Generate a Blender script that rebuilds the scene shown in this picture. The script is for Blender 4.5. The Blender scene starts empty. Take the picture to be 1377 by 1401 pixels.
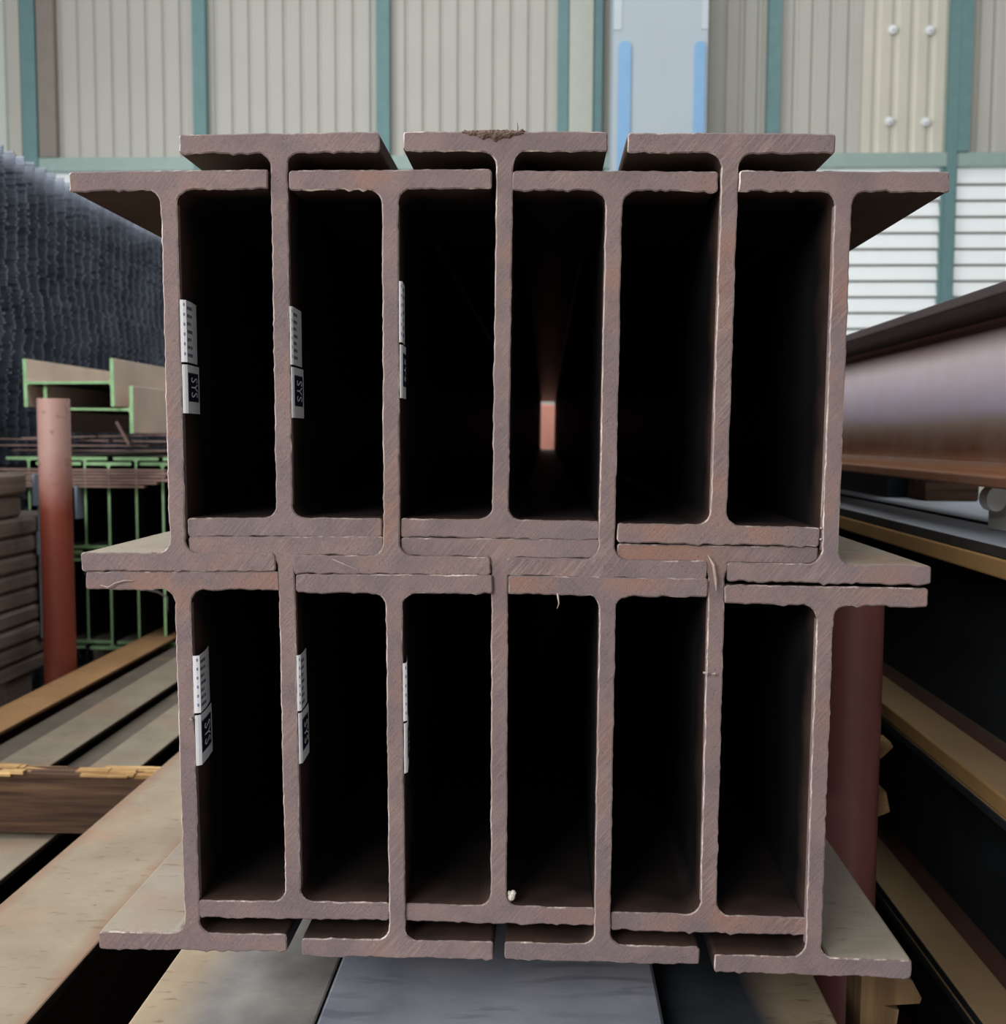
import bpy, math, random
from mathutils import Matrix, Vector

scene = bpy.context.scene
col = scene.collection
random.seed(7)
ZC = 1.35                       # camera height above the floor

# ------------------------------------------------------------------ camera
cam_d = bpy.data.cameras.new('camera')
cam = bpy.data.objects.new('camera', cam_d)
col.objects.link(cam)
fw = Vector((-0.04122216, 0.99649925, -0.07273221))
rt = Vector((0.99911669, 0.0417059, 0.0051442))
up = Vector((-0.00815956, 0.07245591, 0.99733824))
M = Matrix((rt, up, -fw)).transposed().to_4x4()
M.translation = Vector((0, -1.02938, ZC))
cam.matrix_world = M
cam_d.sensor_fit = 'HORIZONTAL'
cam_d.sensor_width = 36
cam_d.lens = 36 * 1410.9 / 1377
cam_d.clip_start = 0.02
cam_d.dof.use_dof = True
cam_d.dof.focus_distance = 1.05
cam_d.dof.aperture_fstop = 9.5
scene.camera = cam

# ------------------------------------------------------------------ light
world = bpy.data.worlds.new('daylight')
scene.world = world
world.use_nodes = True
bg = world.node_tree.nodes['Background']
bg.inputs[0].default_value = (0.93, 0.97, 1.0, 1)
bg.inputs[1].default_value = 0.26


def area(name, loc, rot, sx, sy, power, color):
    l = bpy.data.lights.new(name, 'AREA')
    l.shape = 'RECTANGLE'
    l.size, l.size_y, l.energy, l.color = sx, sy, power, color
    o = bpy.data.objects.new(name, l)
    o.location = loc
    o.rotation_euler = rot
    col.objects.link(o)
    return o


area('overhead_fill', (0, 4.0, 8.5), (math.radians(12), 0, 0), 12, 9, 420, (1.0, 0.98, 0.95))  # added soft lamp overhead, no roof opening is modelled
area('front_fill', (-3.2, -5.2, 3.9), (math.radians(64), 0, math.radians(-30)), 3.2, 2.5, 330, (1.0, 0.97, 0.95))  # added lamp lighting the sawn ends from the front
area('left_fill', (-7.0, .8, 5.0), (math.radians(62), 0, math.radians(-86)), 8, 3, 900, (0.97, 0.98, 1.0))  # added side lamp, lifts the web of the right pile
area('outside_daylight', (0, 14.5, 3.2), (math.radians(-90), 0, 0), 20, 5, 1000, (0.96, 0.985, 1.0))
scene.view_settings.view_transform = 'Standard'
scene.view_settings.look = 'None'
scene.view_settings.gamma = 1
scene.view_settings.use_curve_mapping = False
scene.view_settings.exposure = 0.0


# ------------------------------------------------------------------ materials
def lin(c):
    return tuple(((v / 255 + .055) / 1.055) ** 2.4 if v > 10 else v / 255 / 12.92 for v in c) + (1,)


class NT:
    def __init__(s, name):
        s.m = bpy.data.materials.new(name)
        s.m.use_nodes = True
        s.t = s.m.node_tree
        s.b = s.t.nodes['Principled BSDF']
        s.out = s.t.nodes['Material Output']
        s._co = None

    def n(s, typ, **k):
        x = s.t.nodes.new(typ)
        for a, v in k.items():
            setattr(x, a, v)
        return x

    def l(s, a, b):
        s.t.links.new(a, b)

    def co(s):
        """object coordinates shifted by a random amount per object"""
        if s._co is None:
            tc = s.n('ShaderNodeTexCoord')
            oi = s.n('ShaderNodeObjectInfo')
            mu = s.n('ShaderNodeMath', operation='MULTIPLY')
            mu.inputs[1].default_value = 37.0
            s.l(oi.outputs['Random'], mu.inputs[0])
            ad = s.n('ShaderNodeVectorMath', operation='ADD')
            s.l(tc.outputs['Object'], ad.inputs[0])
            s.l(mu.outputs[0], ad.inputs[1])
            s._co = ad.outputs[0]
            s.raw = tc.outputs['Object']
        return s._co

    def scaled(s, v):
        x = s.n('ShaderNodeVectorMath', operation='MULTIPLY')
        s.l(s.co(), x.inputs[0])
        x.inputs[1].default_value = v
        return x.outputs[0]

    def noise(s, scale, detail=3, vec=None, rough=.55):
        x = s.n('ShaderNodeTexNoise')
        x.inputs['Scale'].default_value = scale
        x.inputs['Detail'].default_value = detail
        x.inputs['Roughness'].default_value = rough
        s.l(vec if vec is not None else s.co(), x.inputs['Vector'])
        return x.outputs[0]

    def ramp(s, fac, a, b, lo=0.0, hi=1.0):
        x = s.n('ShaderNodeMapRange')
        x.inputs['From Min'].default_value = a
        x.inputs['From Max'].default_value = b
        x.inputs['To Min'].default_value = lo
        x.inputs['To Max'].default_value = hi
        s.l(fac, x.inputs['Value'])
        return x.outputs[0]

    def mix(s, fac, a, b, mode='MIX'):
        x = s.n('ShaderNodeMix', data_type='RGBA', blend_type=mode)
        for sock, v in ((x.inputs[0], fac), (x.inputs[6], a), (x.inputs[7], b)):
            if isinstance(v, (int, float)):
                sock.default_value = v
            elif isinstance(v, tuple):
                sock.default_value = v
            else:
                s.l(v, sock)
        return x.outputs[2]

    def math(s, op, a, b=None):
        x = s.n('ShaderNodeMath', operation=op)
        for i, v in enumerate((a, b)):
            if v is None:
                continue
            if isinstance(v, (int, float)):
                x.inputs[i].default_value = v
            else:
                s.l(v, x.inputs[i])
        return x.outputs[0]

    def normal_z(s):
        g = s.n('ShaderNodeNewGeometry')
        x = s.n('ShaderNodeSeparateXYZ')
        s.l(g.outputs['True Normal'], x.inputs[0])
        return x.outputs['Z']

    def bump(s, h, dist=.001, strength=.5):
        x = s.n('ShaderNodeBump')
        x.inputs['Distance'].default_value = dist
        x.inputs['Strength'].default_value = strength
        s.l(h, x.inputs['Height'])
        s.l(x.outputs[0], s.b.inputs['Normal'])

    def done(s, color, rough=.7, spec=.3, metal=0.0):
        if isinstance(color, tuple):
            s.b.inputs['Base Color'].default_value = color
        else:
            s.l(color, s.b.inputs['Base Color'])
        if isinstance(rough, (int, float)):
            s.b.inputs['Roughness'].default_value = rough
        else:
            s.l(rough, s.b.inputs['Roughness'])
        s.b.inputs['Specular IOR Level'].default_value = spec
        s.b.inputs['Metallic'].default_value = metal
        return s.m


def simple(name, c, rough=.7, spec=.3, metal=0.0, var=.12, scale=8):
    t = NT(name)
    c = lin(c)
    d = tuple(v * (1 - var) for v in c[:3]) + (1,)
    e = tuple(min(1, v * (1 + var)) for v in c[:3]) + (1,)
    return t.done(t.mix(t.ramp(t.noise(scale, 4), .3, .7), d, e), rough, spec, metal)


def cut_material():
    t = NT('sawn rusty steel end')
    a, b = lin((124, 109, 110)), lin((142, 122, 119))
    c = t.mix(t.ramp(t.noise(17, 6, None, .65), .4, .62), a, b)
    rust = t.ramp(t.noise(8.5, 5), .55, .72, 0, .6)
    c = t.mix(rust, c, lin((154, 108, 84)))
    grey = t.ramp(t.noise(5.3, 3), .55, .72, 0, .6)
    c = t.mix(grey, c, lin((122, 115, 122)))
    # saw strokes running diagonally
    rv = t.n('ShaderNodeVectorRotate', rotation_type='Y_AXIS')
    rv.inputs['Angle'].default_value = math.radians(-40)
    t.l(t.co(), rv.inputs['Vector'])
    tc = t.n('ShaderNodeVectorMath', operation='MULTIPLY')
    tc.inputs[1].default_value = (430, 1, 30)
    t.l(rv.outputs[0], tc.inputs[0])
    st = t.noise(1.0, 3, tc.outputs[0])
    region = t.ramp(t.noise(6.1, 2), .5, .66)
    k = t.math('MULTIPLY', t.ramp(st, .5, .66), region)
    c = t.mix(t.math('MULTIPLY', k, .36), c, lin((178, 158, 150)))
    k2 = t.math('MULTIPLY', t.ramp(st, .5, .36), region)
    c = t.mix(t.math('MULTIPLY', k2, .36), c, lin((110, 92, 90)))
    sp = t.noise(520, 2)
    c = t.mix(t.ramp(sp, .62, .75, 0, .35), c, lin((176, 156, 148)))
    c = t.mix(t.ramp(sp, .4, .28, 0, .4), c, lin((70, 54, 52)))
    t.bump(t.math('ADD', sp, t.math('MULTIPLY', st, 1.5)), .0005, .5)
    return t.done(c, .75, .25)


def edge_material(name='worn bright edge of saw cut', lo=.46, hi=.62, dark=(118, 102, 99)):
    t = NT(name)
    k = t.ramp(t.noise(48, 5, t.scaled((1, .0, 1)), .7), lo, hi, 0, .9)
    k = t.math('MULTIPLY', k, t.ramp(t.noise(9, 2, t.scaled((1, 0, 1))), lo - .03, hi - .02))
    c = t.mix(k, lin(dark), lin((222, 206, 196)))
    return t.done(c, .45, .5)


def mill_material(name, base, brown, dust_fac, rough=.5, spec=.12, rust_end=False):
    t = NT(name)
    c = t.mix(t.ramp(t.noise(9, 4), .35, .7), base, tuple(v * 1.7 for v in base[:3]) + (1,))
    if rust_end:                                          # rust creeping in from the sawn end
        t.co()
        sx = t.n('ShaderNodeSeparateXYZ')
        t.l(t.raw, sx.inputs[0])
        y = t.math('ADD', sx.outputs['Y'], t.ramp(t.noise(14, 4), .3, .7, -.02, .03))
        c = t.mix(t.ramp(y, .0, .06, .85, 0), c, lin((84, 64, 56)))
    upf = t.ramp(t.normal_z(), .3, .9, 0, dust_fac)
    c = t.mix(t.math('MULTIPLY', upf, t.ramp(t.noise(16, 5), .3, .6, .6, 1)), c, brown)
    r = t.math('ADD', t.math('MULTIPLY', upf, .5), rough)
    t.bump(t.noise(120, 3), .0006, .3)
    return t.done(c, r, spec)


def dusty_material(name, steel, dust, crack=True, ns=9, rim=None, flat=.35):
    """rusty steel whose upward faces are covered with settled dust"""
    t = NT(name)
    s1 = t.mix(t.ramp(t.noise(11, 5), .35, .68), steel, tuple(v * 1.6 for v in steel[:3]) + (1,))
    d = t.mix(t.ramp(t.noise(ns, 5), .3, .7), tuple(v * .85 for v in dust[:3]) + (1,),
              tuple(min(1, v * 1.12) for v in dust[:3]) + (1,))
    if crack:
        fl = t.noise(1, 5, t.scaled((28, 95, 28)), .6)
        d = t.mix(t.ramp(fl, .40, .30, 0, .55), d, lin((112, 88, 70)))
        d = t.mix(t.ramp(t.noise(46, 2), .72, .78, 0, .7), d, lin((96, 80, 72)))
        t.bump(fl, .0012, .6)
    edge = t.ramp(t.noise(5, 4), .58, .72, 0, .45)
    d = t.mix(edge, d, lin((168, 132, 108)))
    if rim:                                               # brown rust along both flange edges
        t.co()
        sx = t.n('ShaderNodeSeparateXYZ')
        t.l(t.raw, sx.inputs[0])
        w = t.math('ADD', t.math('ABSOLUTE', sx.outputs['X']), t.ramp(t.noise(8, 4), .3, .7, -.012, .012))
        d = t.mix(t.ramp(w, rim - .028, rim, 0, .6), d, lin((136, 100, 80)))
    upf = t.ramp(t.normal_z(), flat, max(.85, flat + .15))
    return t.done(t.mix(upf, s1, d), .85, .15)


def timber_material(name, c1, c2, axis='x'):
    t = NT(name)
    sc = (3, 60, 60) if axis == 'x' else (60, 3, 60) if axis == 'y' else (60, 60, 3)
    g = t.noise(1, 5, t.scaled(sc), .6)
    c = t.mix(t.ramp(g, .35, .68), lin(c1), lin(c2))
    c = t.mix(t.ramp(t.noise(7, 3), .55, .75, 0, .5), c, tuple(v * .5 for v in lin(c1)[:3]) + (1,))
    t.bump(g, .003, .6)
    return t.done(c, .85, .2)


M_cut = cut_material()
M_edge = edge_material()
M_edgeweb = edge_material('worn bright web edge', .41, .62, (146, 128, 122))
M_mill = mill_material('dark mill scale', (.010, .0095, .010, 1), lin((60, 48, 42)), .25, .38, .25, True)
M_out = dusty_material('dusty rusty outer steel', lin((62, 50, 44)), lin((154, 145, 131)), flat=.8)
M_gap = mill_material('blue black mill scale', (.014, .017, .022, 1), lin((105, 112, 122)), .8, .35, .3)
M_beige = dusty_material('beige dusty flange', lin((52, 44, 40)), lin((150, 140, 124)))
M_big = dusty_material('beige dusty flange with rusty rims', lin((52, 44, 40)), lin((152, 140, 121)), rim=.098)
M_orange = dusty_material('ochre rusty flange', lin((92, 66, 46)), lin((176, 138, 98)), ns=4)
M_darkflange = dusty_material('grey brown flange', lin((58, 50, 44)), lin((112, 104, 94)), ns=5)


def two_tone_top(name, bare, dust, x0, x1):  # flange top changes from one colour to another along x
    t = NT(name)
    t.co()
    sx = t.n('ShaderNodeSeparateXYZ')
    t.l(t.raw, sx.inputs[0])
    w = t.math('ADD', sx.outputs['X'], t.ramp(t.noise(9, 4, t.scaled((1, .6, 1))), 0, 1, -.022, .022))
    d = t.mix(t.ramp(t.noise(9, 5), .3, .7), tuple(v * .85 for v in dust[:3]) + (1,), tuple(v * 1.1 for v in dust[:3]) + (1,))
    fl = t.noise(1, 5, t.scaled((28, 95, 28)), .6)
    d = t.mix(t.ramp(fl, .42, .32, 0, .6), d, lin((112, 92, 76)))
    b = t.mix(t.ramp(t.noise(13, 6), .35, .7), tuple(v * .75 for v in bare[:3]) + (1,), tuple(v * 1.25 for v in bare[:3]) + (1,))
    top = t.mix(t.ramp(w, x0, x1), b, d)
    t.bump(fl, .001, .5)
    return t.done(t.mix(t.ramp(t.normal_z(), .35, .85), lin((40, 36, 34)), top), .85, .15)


M_kleft = two_tone_top('beige fading to grey across the flange', lin((142, 138, 134)), lin((166, 149, 126)), -.02, -.07)
M_kright = two_tone_top('dark flange turning beige along one side', lin((58, 62, 70)), lin((160, 142, 118)), .005, .05)
M_grey = dusty_material('bare blue grey steel', lin((40, 42, 48)), lin((150, 150, 156)))
M_green = simple('green end paint', (186, 242, 178), .55, .3, var=.18, scale=22)
M_side = dusty_material('pale dusted web', (.012, .012, .011, 1), lin((206, 198, 186)), False)
M_sideout = simple('pale beige flange face', (226, 208, 192), .75, .2, var=.14, scale=4)
M_red = simple('faded red oxide paint', (152, 88, 74), .6, .3, var=.2, scale=9)
M_timber = timber_material('brown sawn timber', (62, 46, 38), (112, 86, 66))
M_split = timber_material('splintered fresh timber', (128, 92, 56), (222, 186, 130))
M_straw = timber_material('weathered pale timber', (150, 118, 82), (190, 158, 116))
M_plank = timber_material('dark grey brown timber', (118, 108, 100), (146, 134, 124), 'y')
M_strap = simple('blue grey strap', (150, 164, 184), .5)
M_paper = simple('white paper label', (246, 247, 252), .6, .2, var=.02)
M_ink = simple('navy label ink', (34, 36, 60), .6, .2)
M_inkgrey = simple('grey label print', (128, 134, 160), .6, .2)
M_bare = simple('bright burr metal', (172, 154, 146), .4, .5, var=.2, scale=60)
M_flake = simple('brown rust flake', (118, 100, 91), .9, .1, var=.35, scale=60)
M_crumb = simple('pale grit', (214, 206, 196), .8)


def post_paint(name, low, high, z0, z1):  # blends from the low colour to the high colour up the post
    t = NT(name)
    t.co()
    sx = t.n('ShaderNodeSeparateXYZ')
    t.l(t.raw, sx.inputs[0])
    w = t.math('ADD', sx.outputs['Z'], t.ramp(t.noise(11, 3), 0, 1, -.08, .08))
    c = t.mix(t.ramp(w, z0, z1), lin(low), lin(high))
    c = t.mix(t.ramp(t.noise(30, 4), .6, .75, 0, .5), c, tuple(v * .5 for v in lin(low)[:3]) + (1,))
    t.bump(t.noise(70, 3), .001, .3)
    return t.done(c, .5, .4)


def banded_web():
    """big beam web: purple grey scale, brown and orange rust where water gathers above the lower flange"""
    t = NT('purple grey scale with rust along the lower flange')
    t.co()
    sx = t.n('ShaderNodeSeparateXYZ')
    t.l(t.raw, sx.inputs[0])
    w = t.math('ADD', sx.outputs['Z'], t.ramp(t.noise(1, 3, t.scaled((6, 1.2, 6))), 0, 1, -.03, .03))
    r = t.n('ShaderNodeValToRGB')
    t.l(t.ramp(w, -.146, .146), r.inputs[0])
    e = r.color_ramp.elements
    e[0].position, e[0].color = 0.0, lin((150, 100, 72))
    e[1].position, e[1].color = 1.0, lin((96, 66, 66))
    for p, c in ((.10, (150, 104, 76)), (.17, (112, 72, 52)), (.30, (142, 124, 112)), (.42, (166, 156, 173)),
                 (.62, (178, 166, 176)), (.76, (178, 164, 166)), (.86, (156, 130, 130))):  # purple grey steps hold the reflected sky sheen
        x = e.new(p)
        x.color = lin(c)
    g = t.mix(t.ramp(t.noise(14, 4), .35, .7, 0, .35), r.outputs[0], lin((160, 142, 134)))
    upf = t.ramp(t.normal_z(), .5, .9, 0, .8)
    return t.done(t.mix(upf, g, lin((178, 124, 84))), .45, .35)


# ------------------------------------------------------------------ mesh helpers
class MB:
    def __init__(s):
        s.v, s.f, s.mi = [], [], []

    def add(s, vs, fs, mi=0):
        o = len(s.v)
        s.v += [tuple(x) for x in vs]
        for f in fs:
            s.f.append([i + o for i in f])
            s.mi.append(mi)
        return s

    def box(s, x0, x1, y0, y1, z0, z1, mi=0, mat=None, bev=0.0):
        if bev:
            b = bev
            prof = [(x0 + b, z0), (x1 - b, z0), (x1, z0 + b), (x1, z1 - b), (x1 - b, z1), (x0 + b, z1), (x0, z1 - b), (x0, z0 + b)]
            n = 8
            vs = [((x0 + x1) / 2 + (x - (x0 + x1) / 2) * k, y, (z0 + z1) / 2 + (z - (z0 + z1) / 2) * k)
                  for y, k in ((y0, .985), (y0 + b, 1), (y1 - b, 1), (y1, .985)) for x, z in prof]
            fs = [[r * n + i, r * n + (i + 1) % n, (r + 1) * n + (i + 1) % n, (r + 1) * n + i] for r in range(3) for i in range(n)]
            fs += [list(range(n))[::-1], list(range(3 * n, 4 * n))]
            fs = [f[::-1] for f in fs]
        else:
            vs = [(x, y, z) for z in (z0, z1) for y in (y0, y1) for x in (x0, x1)]
            fs = [[0, 2, 3, 1], [4, 5, 7, 6], [0, 1, 5, 4], [2, 6, 7, 3], [0, 4, 6, 2], [1, 3, 7, 5]]
        if mat is not None:
            vs = [tuple(mat @ Vector(p)) for p in vs]
        return s.add(vs, fs, mi)

    def tube(s, pts, r, n=8, mi=0):
        pts = [Vector(p) for p in pts]
        rings = []
        for i, p in enumerate(pts):
            d = (pts[min(i + 1, len(pts) - 1)] - pts[max(i - 1, 0)]).normalized()
            a = d.orthogonal().normalized() if i == 0 else (a - d * a.dot(d)).normalized()
            b = d.cross(a)
            rr = r[i] if isinstance(r, (list, tuple)) else r
            rings.append([p + (a * math.cos(2 * math.pi * k / n) + b * math.sin(2 * math.pi * k / n)) * rr for k in range(n)])
        vs = [v for q in rings for v in q]
        fs = [[i * n + k, i * n + (k + 1) % n, (i + 1) * n + (k + 1) % n, (i + 1) * n + k] for i in range(len(pts) - 1) for k in range(n)]
        fs += [list(range(n))[::-1], [(len(pts) - 1) * n + k for k in range(n)]]
        return s.add(vs, fs, mi)

    def build(s, name, mats, parent=None, loc=(0, 0, 0), rot=(0, 0, 0), smooth=False):
        me = bpy.data.meshes.new(name)
        me.from_pydata(s.v, [], s.f)
        for m in (mats if isinstance(mats, (list, tuple)) else [mats]):
            me.materials.append(m)
        me.polygons.foreach_set('material_index', s.mi)
        if smooth:
            me.polygons.foreach_set('use_smooth', [True] * len(me.polygons))
        me.update()
        o = bpy.data.objects.new(name, me)
        o.location = loc
        o.rotation_euler = rot
        if parent:
            o.parent = parent
        col.objects.link(o)
        return o


def tag(o, label=None, cat=None, group=None, kind=None):
    if label:
        o['label'] = label
    if cat:
        o['category'] = cat
    if group:
        o['group'] = group
    if kind:
        o['kind'] = kind
    return o


def rel(z):
    return ZC + z


# ------------------------------------------------------------------ the setting
YW = 11.0


def concrete():
    t = NT('dusty concrete floor')
    c = t.mix(t.ramp(t.noise(1.3, 6), .3, .7), lin((120, 114, 106)), lin((158, 150, 138)))
    c = t.mix(t.ramp(t.noise(14, 4), .55, .75, 0, .4), c, lin((92, 86, 80)))
    return t.done(c, .85, .2)


mb = MB()
mb.box(-14, 14, -9, 18, -.2, 0)
tag(mb.build('floor', concrete()), kind='structure')

M_clad = simple('cream wall cladding', (192, 191, 183), .55, .3, var=.03, scale=1.2)
M_teal = simple('teal painted steel', (112, 146, 148), .5, .3, var=.06)
M_tealpale = simple('pale teal rail', (160, 182, 176), .5, .3, var=.05)
M_louvre = simple('white translucent louvre slat', (240, 241, 240), .5, .3, var=.02)
_t = M_louvre.node_tree
_tr = _t.nodes.new('ShaderNodeBsdfTranslucent')
_tr.inputs[0].default_value = lin((236, 239, 240))
_mx = _t.nodes.new('ShaderNodeMixShader')
_mx.inputs[0].default_value = .45
_t.links.new(_t.nodes['Principled BSDF'].outputs[0], _mx.inputs[1])
_t.links.new(_tr.outputs[0], _mx.inputs[2])
_t.links.new(_mx.outputs[0], _t.nodes['Material Output'].inputs[0])
M_slatline = simple('grey slat overlap shade', (128, 130, 124), .6, .2, var=.04)
M_postshade = simple('shaded post side colour', (146, 138, 130), .6, .2, var=.05)
M_palepost = simple('pale green panel', (190, 196, 184), .55, .3, var=.03)

# corrugated cladding: broad pans with narrow ribs, from the rail to the eaves
mb = MB()
prof = []
x = -9.0
while x < 9.4:
    k = .0 if x < 2.0 else .012
    prof += [(x, 0), (x + .148 - 2 * k, 0.0), (x + .164 - k, .032), (x + .182, .032), (x + .198, 0)]
    x += .2
zb, zt = rel(3.10), 8.2
n = len(prof)
vs = [(px, YW + py, z) for z in (zb, zt) for px, py in prof] + [(px, YW + py + .006, z) for z in (zb, zt) for px, py in prof]
fs = [[i, i + 1, n + i + 1, n + i] for i in range(n - 1)] + [[2 * n + i + 1, 2 * n + i, 3 * n + i, 3 * n + i + 1] for i in range(n - 1)]
mb.add(vs, fs)
wall = tag(mb.build('wall_back', M_clad), kind='structure')

mb = MB().box(-9, 9.4, YW - .06, YW + .1, 0, rel(.93))
tag(mb.build('wall_lower', M_clad), kind='structure')
mb = MB().box(-9, 9.4, YW - .09, YW + .02, rel(3.035), rel(3.185))
tag(mb.build('trim_1', M_tealpale), kind='structure')

# teal wall posts
posts = [(-8.1, .17), (-5.97, .17), (-3.985, .15), (-1.88, .15), (.155, .12), (.545, .10), (2.505, .14), (4.487, .10), (6.6, .17)]
for i, (px, w) in enumerate(posts):
    mb = MB()
    mb.box(px - w / 2, px + w / 2, YW - .115, YW - .10, .0, 8.2)
    mb.box(px - w / 2, px - w / 2 + .012, YW - .10, YW - .01, .0, 8.2)
    mb.box(px + w / 2 - .012, px + w / 2, YW - .10, YW - .01, .0, 8.2)
    tag(mb.build('trim_%d' % (i + 2), M_teal), kind='structure')
mb = MB().box(-5.87, -5.67, YW - .1, YW - .01, rel(3.19), 8.2)  # shade on the post's side painted as a darker strip
tag(mb.build('trim_11', M_postshade), kind='structure')
mb = MB().box(-6.22, -6.07, YW - .1, YW - .01, 0, 8.2)
tag(mb.build('trim_12', M_clad), kind='structure')
mb = MB().box(.225, .49, YW - .14, YW - .01, 0, 8.2)
tag(mb.build('trim_13', M_palepost), kind='structure')
mb = MB().box(-7.4, -6.22, YW - .16, YW - .01, rel(2.2), 8.2)
tag(mb.build('trim_14', simple('pale mint panel', (206, 214, 204), .5, var=.02)), kind='structure')

tag(MB().box(4.54, 4.67, YW - .112, YW - .01, rel(3.19), 8.2).build('trim_15', M_teal), kind='structure')

# louvre bands between the posts; every slat is a part
bays = [(-8.0, -6.06), (-5.88, -4.065), (-3.905, -1.96), (-1.8, .09), (.6, 2.43), (2.58, 4.435), (4.54, 6.51), (6.69, 9.2)]
for i, (a, b) in enumerate(bays):
    w = bpy.data.objects.new('window_%d' % (i + 1), None)
    col.objects.link(w)
    w.location = ((a + b) / 2, YW, rel(2.0))
    tag(w, kind='structure')
    hw = (b - a) / 2
    fr = MB()
    fr.box(-hw, -hw + .03, -.05, .05, -1.07, 1.03)
    fr.box(hw - .03, hw, -.05, .05, -1.07, 1.03)
    fr.build('window_frame', M_teal, w)
    for k in range(12):
        z = .93 - k * .178
        s = MB().box(-hw + .032, hw - .032, -.005, .005, -.102, .102)
        s.box(-hw + .032, hw - .032, -.009, -.0055, -.102, -.075, 1)  # grey strip paints the darker line where slats overlap
        s.build('louvre_slat', [M_louvre, M_slatline], w, (0, 0, z), (math.radians(-14), 0, 0))

# lighter overlapping sheet with four bright fixings on the right of the wall
mb = MB()
pp = []
x = 3.50
while x < 4.38:
    pp += [(x, 0), (x + .10, 0.0), (x + .145, .022), (x + .175, .022), (x + .2, 0)]
    x += .2
n = len(pp)
mb.add([(px - 3.9, py, z) for z in (-2.0, 3.6) for px, py in pp] + [(px - 3.9, py + .008, z) for z in (-2.0, 3.6) for px, py in pp],
       [[i, i + 1, n + i + 1, n + i] for i in range(n - 1)] + [[2 * n + i + 1, 2 * n + i, 3 * n + i, 3 * n + i + 1] for i in range(n - 1)]
       + [[0, n, 3 * n, 2 * n], [n - 1, 3 * n - 1, 4 * n - 1, 2 * n - 1]])
sheet = mb.build('overlap_sheet', simple('pale cream cladding', (212, 209, 195), .5, var=.03, scale=2), None, (3.9, YW - .03, rel(5.2 - .0)))
tag(sheet, 'paler ribbed wall sheet at upper right fixed with four bright washers', 'wall sheet')
for bx, bz in ((3.81, 4.532), (4.216, 4.52), (3.802, 3.539), (4.202, 3.528)):
    b = MB()
    b.tube([(0, 0.03, 0), (0, -.012, 0)], [.046, .046], 20)
    b.tube([(0, -.012, 0), (0, -.022, 0)], [.032, .026], 20)
    b.tube([(0, -.022, 0), (0, -.05, 0)], .018, 6)
    b.build('bolt_washer', simple('bright washer', (236, 240, 246), .3, .6), sheet, (bx * 1.0 - 3.9, -.02, bz - 5.2))

# pale blue grey hall column with blue corner guards
mb = MB()
mb.box(-.5, .5, -.03, .03, 0, 8.2)
mb.box(-.5, .5, .42, .48, 0, 8.2)
mb.box(-.02, .02, .03, .42, 0, 8.2)
colm = mb.build('hall_column', simple('pale blue grey paint', (182, 195, 203), .5, var=.025, scale=1.5), None, (1.175, 10.3, 0))
tag(colm, 'pale blue grey steel hall column with two blue corner guards, behind the stack', 'column')
M_guard = simple('sky blue guard', (138, 182, 222), .45, var=.04)
M_white = simple('white edge tape', (198, 210, 217), .5, var=.03)
for a, b in ((-.44, -.31), (.36, .47)):
    g = MB()
    cx, r = (a + b) / 2, (b - a) / 2
    zt = rel(4.12)
    pr = [(a, .3), (b, .3), (b, zt)] + [(cx + r * math.cos(t * math.pi / 8), zt + r * math.sin(t * math.pi / 8)) for t in range(1, 8)] + [(a, zt)]
    n = len(pr)
    g.add([(x, y, z) for y in (-.055, -.03) for x, z in pr],
          [list(range(n)), list(range(n, 2 * n))[::-1]] + [[i, n + i, n + (i + 1) % n, (i + 1) % n] for i in range(n)])
    g.build('corner_guard', M_guard, colm)
for a, b in ((-.498, -.41), (.43, .498)):
    MB().box(a, b, -.04, -.03, rel(4.3), 8.2).build('edge_tape', M_white, colm)


# ------------------------------------------------------------------ H-beams
def profile(H, B, tw, tf, r, rc=.003, seg=5):
    """right half then left half of an H section, counter-clockwise in x-z"""
    q = []                                             # upper right quarter from the web centre line up to the top

    def arc(cx, cz, rad, a0, a1, k):
        return [(cx + rad * math.cos(math.radians(a0 + (a1 - a0) * i / k)), cz + rad * math.sin(math.radians(a0 + (a1 - a0) * i / k))) for i in range(k + 1)]
    h, b = H / 2, B / 2
    q += [(tw / 2, 0)]
    q += arc(tw / 2 + r, h - tf - r, r, 180, 90, seg)
    q += arc(b - rc, h - tf + rc, rc, -90, 0, 2)
    q += arc(b - rc, h - rc, rc, 0, 90, 2)
    q += [(0, h)]
    up_left = [(-x, z) for x, z in q[::-1]][1:]
    lo_left = [(-x, -z) for x, z in q][1:]
    lo_right = [(x, -z) for x, z in q[::-1]][1:-1]
    return q + up_left + lo_left + lo_right


def subdivide(p, step):
    out = []
    for i, a in enumerate(p):
        b = p[(i + 1) % len(p)]
        d = math.hypot(b[0] - a[0], b[1] - a[1])
        k = max(1, int(d / step))
        out += [(a[0] + (b[0] - a[0]) * j / k, a[1] + (b[1] - a[1]) * j / k) for j in range(k)]
    return out


def normals(p):
    n = len(p)
    out = []
    for i in range(n):
        a, b = p[i - 1], p[(i + 1) % n]
        dx, dz = b[0] - a[0], b[1] - a[1]
        d = math.hypot(dx, dz) or 1
        out.append((dz / d, -dx / d))
    return out


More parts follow.
